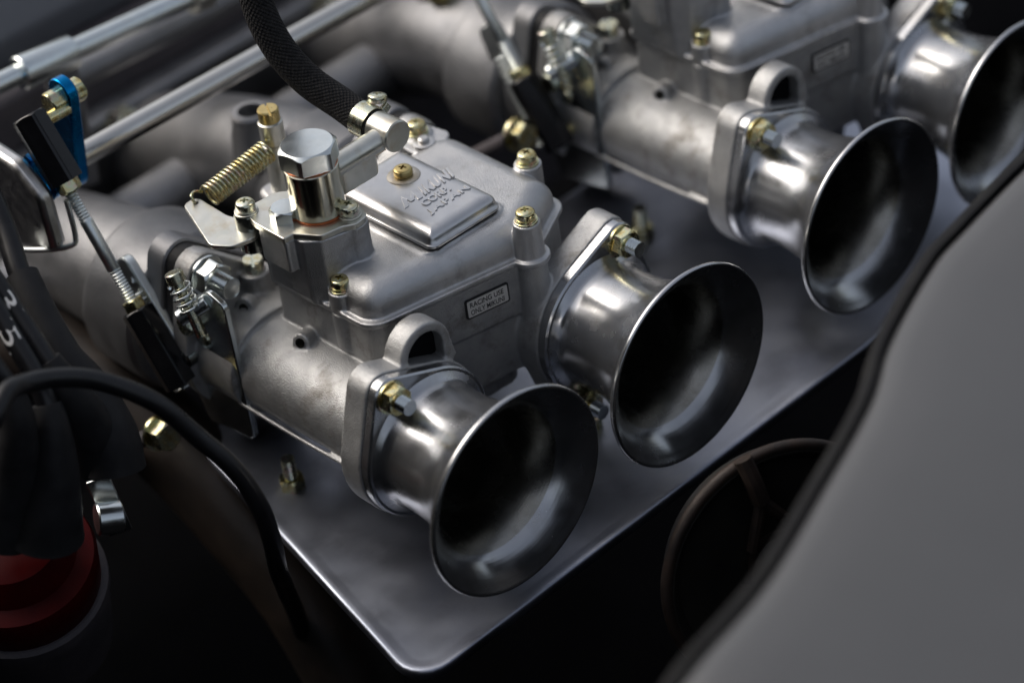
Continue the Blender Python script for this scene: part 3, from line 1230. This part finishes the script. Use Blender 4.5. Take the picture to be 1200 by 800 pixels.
def make_lever():
    t = thing('throttle_lever', '', 'lever', (-20, 150, 0))
    # dark side plate (faces -x), bright folded edge
    b = bmesh.new()
    pts = rounded([(127.5, -26), (156, -30), (166, 0), (152, 30), (138, 40), (129, 37)], [3, 3, 4, 7, 5, 4])
    prism(b, pts, 'x', -21.2, -18.4)
    obj('side_plate', b, 'zinc', t, bevel=0.6)
    b = bmesh.new()
    cyl(b, (-20.4, 139.5, 34.6), (-30.5, 146, 29.5), 3.3, n=24)
    obj('folded_tab', b, 'zinc', t, bevel=0.5)
    b = bmesh.new()
    hexa(b, (-21, 152, 20), (-26, 152, 20), 4.4)
    obj('nut', b, 'zinc_pale', t)
    # long arm plate with bright edge
    b = bmesh.new()
    prism(b, rounded([(181.7, 40.5), (192, 33), (186, 18), (166, -2), (157, 6), (160, 12.5)], [4, 4, 4, 3, 3, 2]), 'x', -26.4, -22.2)
    obj('arm', b, 'zinc_satin', t, bevel=0.9)
    b = bmesh.new()
    cyl(b, (-19, 164, 10), (20, 164, 10), 5)
    obj('shaft', b, 'zinc_dark', t)
    # stop screw with spring
    p0, p1 = V(-27, 148.2, 48.0), V(-27, 138.0, 22)
    dd = (p1 - p0).normalized()
    b = bmesh.new()
    lathe(b, [(3.2, 0), (3.6, 0.4), (3.6, 4.2), (3.0, 4.4), (2.2, 4.6), (2.2, 27)], p0, dd, 24)
    obj('stop_screw', b, 'zinc_pale', t)
    b = bmesh.new()
    helix(b, p0 + dd * 4.8, p0 + dd * 16, 3.9, 4.2, 0.55)
    obj('stop_spring', b, 'zinc', t, sharp=60)
    b = bmesh.new()
    helix(b, (-27, 178, 26), (-27, 158, -12), 4.0, 16, 0.55)
    tube(b, [(-27, 178, 30), (-25, 181, 33), (-23.5, 183, 31)], 0.55, 8)
    tube(b, [(-27, 158, -8), (-24, 156, -14), (-21, 154, -14)], 0.55, 8)
    obj('return_spring', b, 'zinc', t, sharp=60)
    for p in ((-20.6, 146, 14), (-20.6, 139, -2)):
        b = bmesh.new()
        lathe(b, [(2.6, 0), (2.6, 1.2), (1.8, 2)], p, (-1, 0, 0), 18)
        obj('rivet', b, 'zinc_pale', t)
    b = bmesh.new()
    lathe(b, [(4.2, 0), (4.2, 6), (3, 7)], (-20.6, 155, 4), (-1, 0, 0), 20)
    obj('pivot_boss', b, 'zinc_dark', t)
    return t


def make_link(P0, P1, P2, P3, label):
    P0, P1, P2, P3 = map(V, (P0, P1, P2, P3))
    t = thing('linkage_rod', label, 'linkage rod', P0)
    d = (P3 - P0).normalized()
    for a, c in ((P0, P1), (P2, P3)):
        b = bmesh.new()
        hexa(b, a, c, 7.3 if a is P2 else 6.8, rot=0.3)
        obj('hex_end', b, 'black_anodised', t, sharp=25)
    b = bmesh.new()
    hexa(b, P1, P1 + d * 4.2, 4.6, rot=0.1)
    obj('lock_nut', b, 'zinc_gold', t, sharp=25)
    b = bmesh.new()
    hexa(b, P2, P2 - d * 4.2, 4.6, rot=0.4)
    obj('lock_nut', b, 'zinc_gold', t, sharp=25)
    b = bmesh.new()
    L = (P2 - P1).length
    lathe(b, threads(2.5, 0, 17) + [(2.55, 17.5), (2.55, L - 17)] + threads(2.5, L - 16.5, L)[1:], P1, d, 24)
    obj('threaded_rod', b, 'zinc_satin', t, sharp=60)
    b = bmesh.new()
    cyl(b, P0 + d * 4, P0 + d * 4 + V(13, 0, 0), 2.6)
    obj('ball_stud', b, 'zinc_gold', t)
    b = bmesh.new()
    cyl(b, P3 - d * 5, P3 - d * 5 + V(16, 0, 0), 2.6)
    obj('ball_stud', b, 'zinc_gold', t)
    return t


lev = make_lever()
lev2 = copy_tree(lev)
lev2.location = lev.location + D2 * S
lev['label'] = 'dark zinc throttle lever with stop screw and springs beside the hose-fed carburettor'
lev2['label'] = 'dark zinc throttle lever with stop screw and springs on the carburettor nearest the grey panel'
lev['group'] = lev2['group'] = 'throttle levers on the carburettors'

K = [(-32.0, 152.8, -3.9), (-32.0, 171.7, 23.5), (-32.0, 199.4, 70.8), (-32.0, 215.7, 94.5)]
lk = make_link(*K, 'steel linkage rod with black hexagonal ends hanging from the blue lever')
lk2 = copy_tree(lk)
lk2.location = lk.location + (D2 + V(0, -11, 0)) * S
lk2['label'] = 'steel linkage rod with black hexagonal end between the two carburettors'
lk['group'] = lk2['group'] = 'throttle linkage rods'

# blue bellcranks on the rod
bl = thing('bellcrank', 'bright blue anodised lever plate with a gold bolt on the end of the throttle rod', 'lever', (-12, 225, 60))
b = bmesh.new()
cen, tip = (226, 58), (216.5, 95)
pts = hull(circ(cen[0], cen[1], 9, 40) + circ(tip[0], tip[1], 6.5, 40))
prism(b, pts, 'x', -16.5, -11.5)
obj('plate', b, 'blue_anodised', bl, bevel=0.7)
b = bmesh.new()
hexa(b, (-16.5, 216.5, 93), (-22, 216.5, 93), 5.2, rot=0.2)
hexa(b, (-11.5, 216.5, 93), (-6.5, 216.5, 93), 5.2, rot=0.2)
obj('bolt', b, 'zinc_gold', bl)
br = thing('cable_bracket', 'folded grey metal bracket with wire clip beside the ignition leads', 'bracket', (-40, 220, 40))
b = bmesh.new()
pts = rounded([(199, 46), (236, 34), (252, 60), (236, 82), (214, 80), (200, 70)], [3, 3, 8, 8, 10, 6])
prism(b, pts, 'x', -45, -38)
obj('plate', b, 'cast_machined', br, bevel=2.2)
b = bmesh.new()
tube(b, [(-36, 196, 66), (-36, 196, 50), (-38, 197, 46), (-44, 205, 44), (-52, 216, 44)], 1.1, 10)
obj('wire_clip', b, 'zinc_satin', br)
b = bmesh.new()
lathe(b, [(7, 0), (10, 0.4), (10, 6), (7, 6.4)], (-37.5, 209, 72), (1, 0, 0), 32, closed=True)
tag(obj('lever_hub', b, 'blue_anodised'), 'blue anodised ring beside the folded grey bracket', 'ring')

# ================================================================== ignition leads, distributor, cable


def lead(name_pts, radii, label, numeral=None, bootpts=None, bootr=None):
    t = thing('ignition_lead', label, 'ignition lead', name_pts[-1], 'ignition leads into the red distributor cap')
    b = bmesh.new()
    tube(b, name_pts, radii, 24, 8)
    wr = obj('wire', b, 'rubber_gloss', t)
    if bootpts:
        b = bmesh.new()
        tube(b, bootpts, bootr, 28, 8)
        obj('boot', b, 'rubber', t)
    return t


lA = lead([(-60, 222, 112), (-66, 200, 98), (-73, 179, 82), (-81, 161, 70), (-86, 140, 54)], 4.2,
          'black ignition lead in a wide smooth boot, behind the numbered leads', None,
          [(-80, 163, 71), (-84, 150, 62), (-87, 136, 51), (-86, 126, 40), (-88, 116, 26), (-91, 112, 14)], [6.4, 6.6, 7.2, 8.5, 10.5, 11])
l3 = lead([(-94.4, 182.6, 112.4), (-96, 165, 98), (-98, 143, 80), (-100, 121, 62), (-99, 114, 50)], 3.5,
          'black ignition lead with a white numeral 3 band', None,
          [(-99.8, 123, 64), (-98.5, 117, 52), (-95, 116, 36), (-94, 120, 16)], [4.6, 6.5, 8.5, 9.5])
l5 = lead([(-101, 164, 100), (-102.5, 153, 90), (-104.75, 136.5, 75), (-107, 120, 60), (-110, 113, 48)], 4.0,
          'black ignition lead with a white numeral 5 band, its boot pushed into the red cap', None,
          [(-108.6, 116, 53.5), (-111, 112.5, 45), (-115, 112, 30), (-119, 114, 18), (-123, 117, 4)], [5.2, 6.6, 9.2, 12, 15])


lX = lead([(-128, 142, 98), (-123, 125, 82), (-121, 116, 69), (-122, 113, 60)], 3.8,
          'plain black ignition lead tucked under the arching cable', None,
          [(-121.3, 115, 66), (-123, 113, 54), (-127, 119, 31), (-133, 125, 6)], [5, 6.5, 9, 12])


def wrap_text(parent, s, p0, p1, r, up, w, h, off):
    """print on a lead: characters run along p0->p1, wrapped round the cylinder, facing up"""
    me = text_mesh(s, 5, 0.0, 0.0)
    p0, p1, up = V(p0), V(p1), V(up)
    ax = (p1 - p0).normalized()
    n = (up - ax * up.dot(ax)).normalized()
    side = n.cross(ax)
    xs = [v.co.x for v in me.vertices]
    ys = [v.co.y for v in me.vertices]
    x0, x1, y0, y1 = min(xs), max(xs), min(ys), max(ys)
    o = wloc(parent)
    for v in me.vertices:
        a = (v.co.x - x0) / (x1 - x0) * w
        bq = ((v.co.y - y0) / (y1 - y0) - 0.5) * h
        th = bq / r
        p = p0 + ax * (off + a) + (n * cos(th) + side * sin(th)) * (r + 0.12)
        v.co = p * S - o
    return link('printed_text', me, 'white_print', parent)


view = -Rf
wrap_text(l3, '3', (-96, 165, 98), (-100, 121, 62), 3.5, view, 6.5, 6.0, 26)
wrap_text(l3, 'SUMITOMO', (-96, 165, 98), (-100, 121, 62), 3.5, view, 20, 1.9, 40)
wrap_text(l5, '5', (-102.5, 153, 90), (-107, 120, 60), 4.0, view, 6.5, 6.5, 23)
wrap_text(l5, 'I', (-102.5, 153, 90), (-107, 120, 60), 4.0, view, 0.9, 7.5, 20.6)
wrap_text(l5, 'I', (-102.5, 153, 90), (-107, 120, 60), 4.0, view, 0.9, 7.5, 31)
wrap_text(l3, 'I', (-96, 165, 98), (-100, 121, 62), 3.5, view, 0.9, 6.5, 34.5)

dc = thing('distributor', 'red distributor cap with black lead boots and a steel spring clip', 'distributor', (-122, 150, -60))
b = bmesh.new()
ax = V(-0.15, -0.25, 0.95)
lathe(b, [(26, -26), (30, -20), (31, -6), (30, -3), (24, -1), (22, 4), (19, 9), (12, 12)], (-122, 148, -24), ax, 48)
obj('cap', b, 'red_plastic', dc)
b = bmesh.new()
lathe(b, [(28, -60), (31.5, -30), (32.5, -26), (32.5, -21), (31, -20)], (-122, 148, -24), ax, 48)
obj('housing', b, 'head_iron', dc)
b = bmesh.new()
obox(b, (-91, 127, 2), (-90, 122, -22), 9, 1.4, (0.6, -0.4, 0))
obj('clip', b, 'zinc', dc, bevel=0.4)
b = bmesh.new()
lathe(b, [(5.5, 0), (6, 0.6), (6, 9), (5.5, 9.6)], (-99, 121, -9), (0.8, -0.35, -0.2), 28)
obj('clip_barrel', b, 'zinc', dc)

b = bmesh.new()
tube(b, [(-146, 112, 55), (-143, 94, 76), (-132, 97, 82), (-123, 100, 79), (-110, 99, 74), (-97, 95, 66), (-84, 86, 53), (-76, 78, 37), (-69, 69, 21),
         (-66, 63, 4), (-65, 62, -12), (-60, 70, -32), (-46, 90, -64), (-30, 110, -110), (-20, 120, -200)], 3.5, 24, 8)
tag(obj('black_cable', b, 'rubber_gloss'), 'thick black cable arching in front of the ignition leads', 'cable')

b = bmesh.new()
tube(b, [(-50, 300, -30), (-26, 219, -40), (-18, 131, -98), (-18, 90, -160)], [19, 19, 18, 18], 32, 8)
tag(obj('exhaust_pipe', b, 'exhaust'), 'dull dark brown pipe in the shadow below the carburettor', 'pipe')

# ================================================================== body panel in front
edge = [(-200, -196, 66), (-150, -183, 76), (-103, -170, 90), (-57, -161, 90), (-15, -147, 90), (24, -132.5, 90), (51, -118, 90), (91, -103, 90), (115, -98, 90), (172, -90, 90), (260, -84, 90), (420, -84, 90)]
E = spline(edge, 6)
b = bmesh.new()
prof = [(6, -14), (6.6, -6), (7.5, -2), (9.5, 0.6), (12, 1.6), (18, 1.7), (30, 0.6), (60, -5), (120, -20), (200, -45), (320, -95), (600, -250)]
rows = []
for i, p in enumerate(E):
    d = (E[min(i + 1, len(E) - 1)] - E[max(i - 1, 0)])
    d.z = 0
    d.normalize()
    nn = V(d.y, -d.x, 0)
    blend = V(0.25, -1, 0).normalized()
    rows.append([p + (nn * u if u < 20 else nn * 20 + blend * (u - 20)) + V(0, 0, w) for u, w in prof])
ring_loft(b, rows, close=False)
o = obj('body_panel', b, 'body_paint', None, sharp=60)
sm = o.modifiers.new('thick', 'SOLIDIFY')
sm.thickness = 0.0012
sm.offset = -1
tag(o, 'smooth dark grey painted car body panel in the foreground', 'body panel')
b = bmesh.new()
rows = []
for i, p in enumerate(E):
    d = (E[min(i + 1, len(E) - 1)] - E[max(i - 1, 0)]).normalized()
    nn = V(d.y, -d.x, 0).normalized()
    rows.append([p + nn * u + V(0, 0, w) for u, w in ((8.5, 2.3), (6.8, 2.6), (4.4, 1.4), (3, -3), (3.2, -14), (5, -16), (6.4, -8))])
ring_loft(b, rows, close=True, cap0=True, cap1=True)
tag(obj('rubber_seal', b, 'seal', None, sharp=60), 'black rubber strip along the edge of the grey body panel', 'seal')

# ================================================================== car horn below the panel
hn = thing('car_horn', 'round dark rusty car horn with a spider bracket in the shadow under the panel', 'car horn', (60, -60, -60))
hc, hd = V(66, -62, -46), V(-0.32, -0.92, 0.2).normalized()
b = bmesh.new()
lathe(b, [(27, 14), (42, 12), (46, 4), (47, 1.5), (47, -1.5), (44.5, -2.2), (42.5, -0.5), (40, 3), (28, 5), (8, 5)], hc, hd * -1, 72)
obj('shell', b, 'horn_black', hn)
b = bmesh.new()
lathe(b, [(46.2 + 2.4 * cos(i * pi / 6), 2.4 * sin(i * pi / 6)) for i in range(12)], hc, hd * -1, 72, closed=True)
obj('rim', b, 'horn_rust', hn, sharp=80)
hx, hy, hz = frame(hd)
b = bmesh.new()
lathe(b, [(12, 0), (12, 5), (9, 8), (4, 9)], hc + hd * -4, hd, 32)
obj('centre_cap', b, 'horn_rust', hn)
for k in range(3):
    a = radians(100 + 120 * k)
    o2 = hc + (hx * cos(a) + hy * sin(a)) * 49 + hd * 2
    i2 = hc + (hx * cos(a) + hy * sin(a)) * 31 + hd * 4
    b = bmesh.new()
    tube(b, [o2, (o2 + i2) / 2 + hd, i2], 3.4, 10, 4)
    for s in (-0.6, 0.6):
        tube(b, [i2, hc + (hx * cos(a + s) + hy * sin(a + s)) * 16 + hd * 2], 2.4, 10, 4)
    obj('spider_arm', b, 'horn_rust', hn)
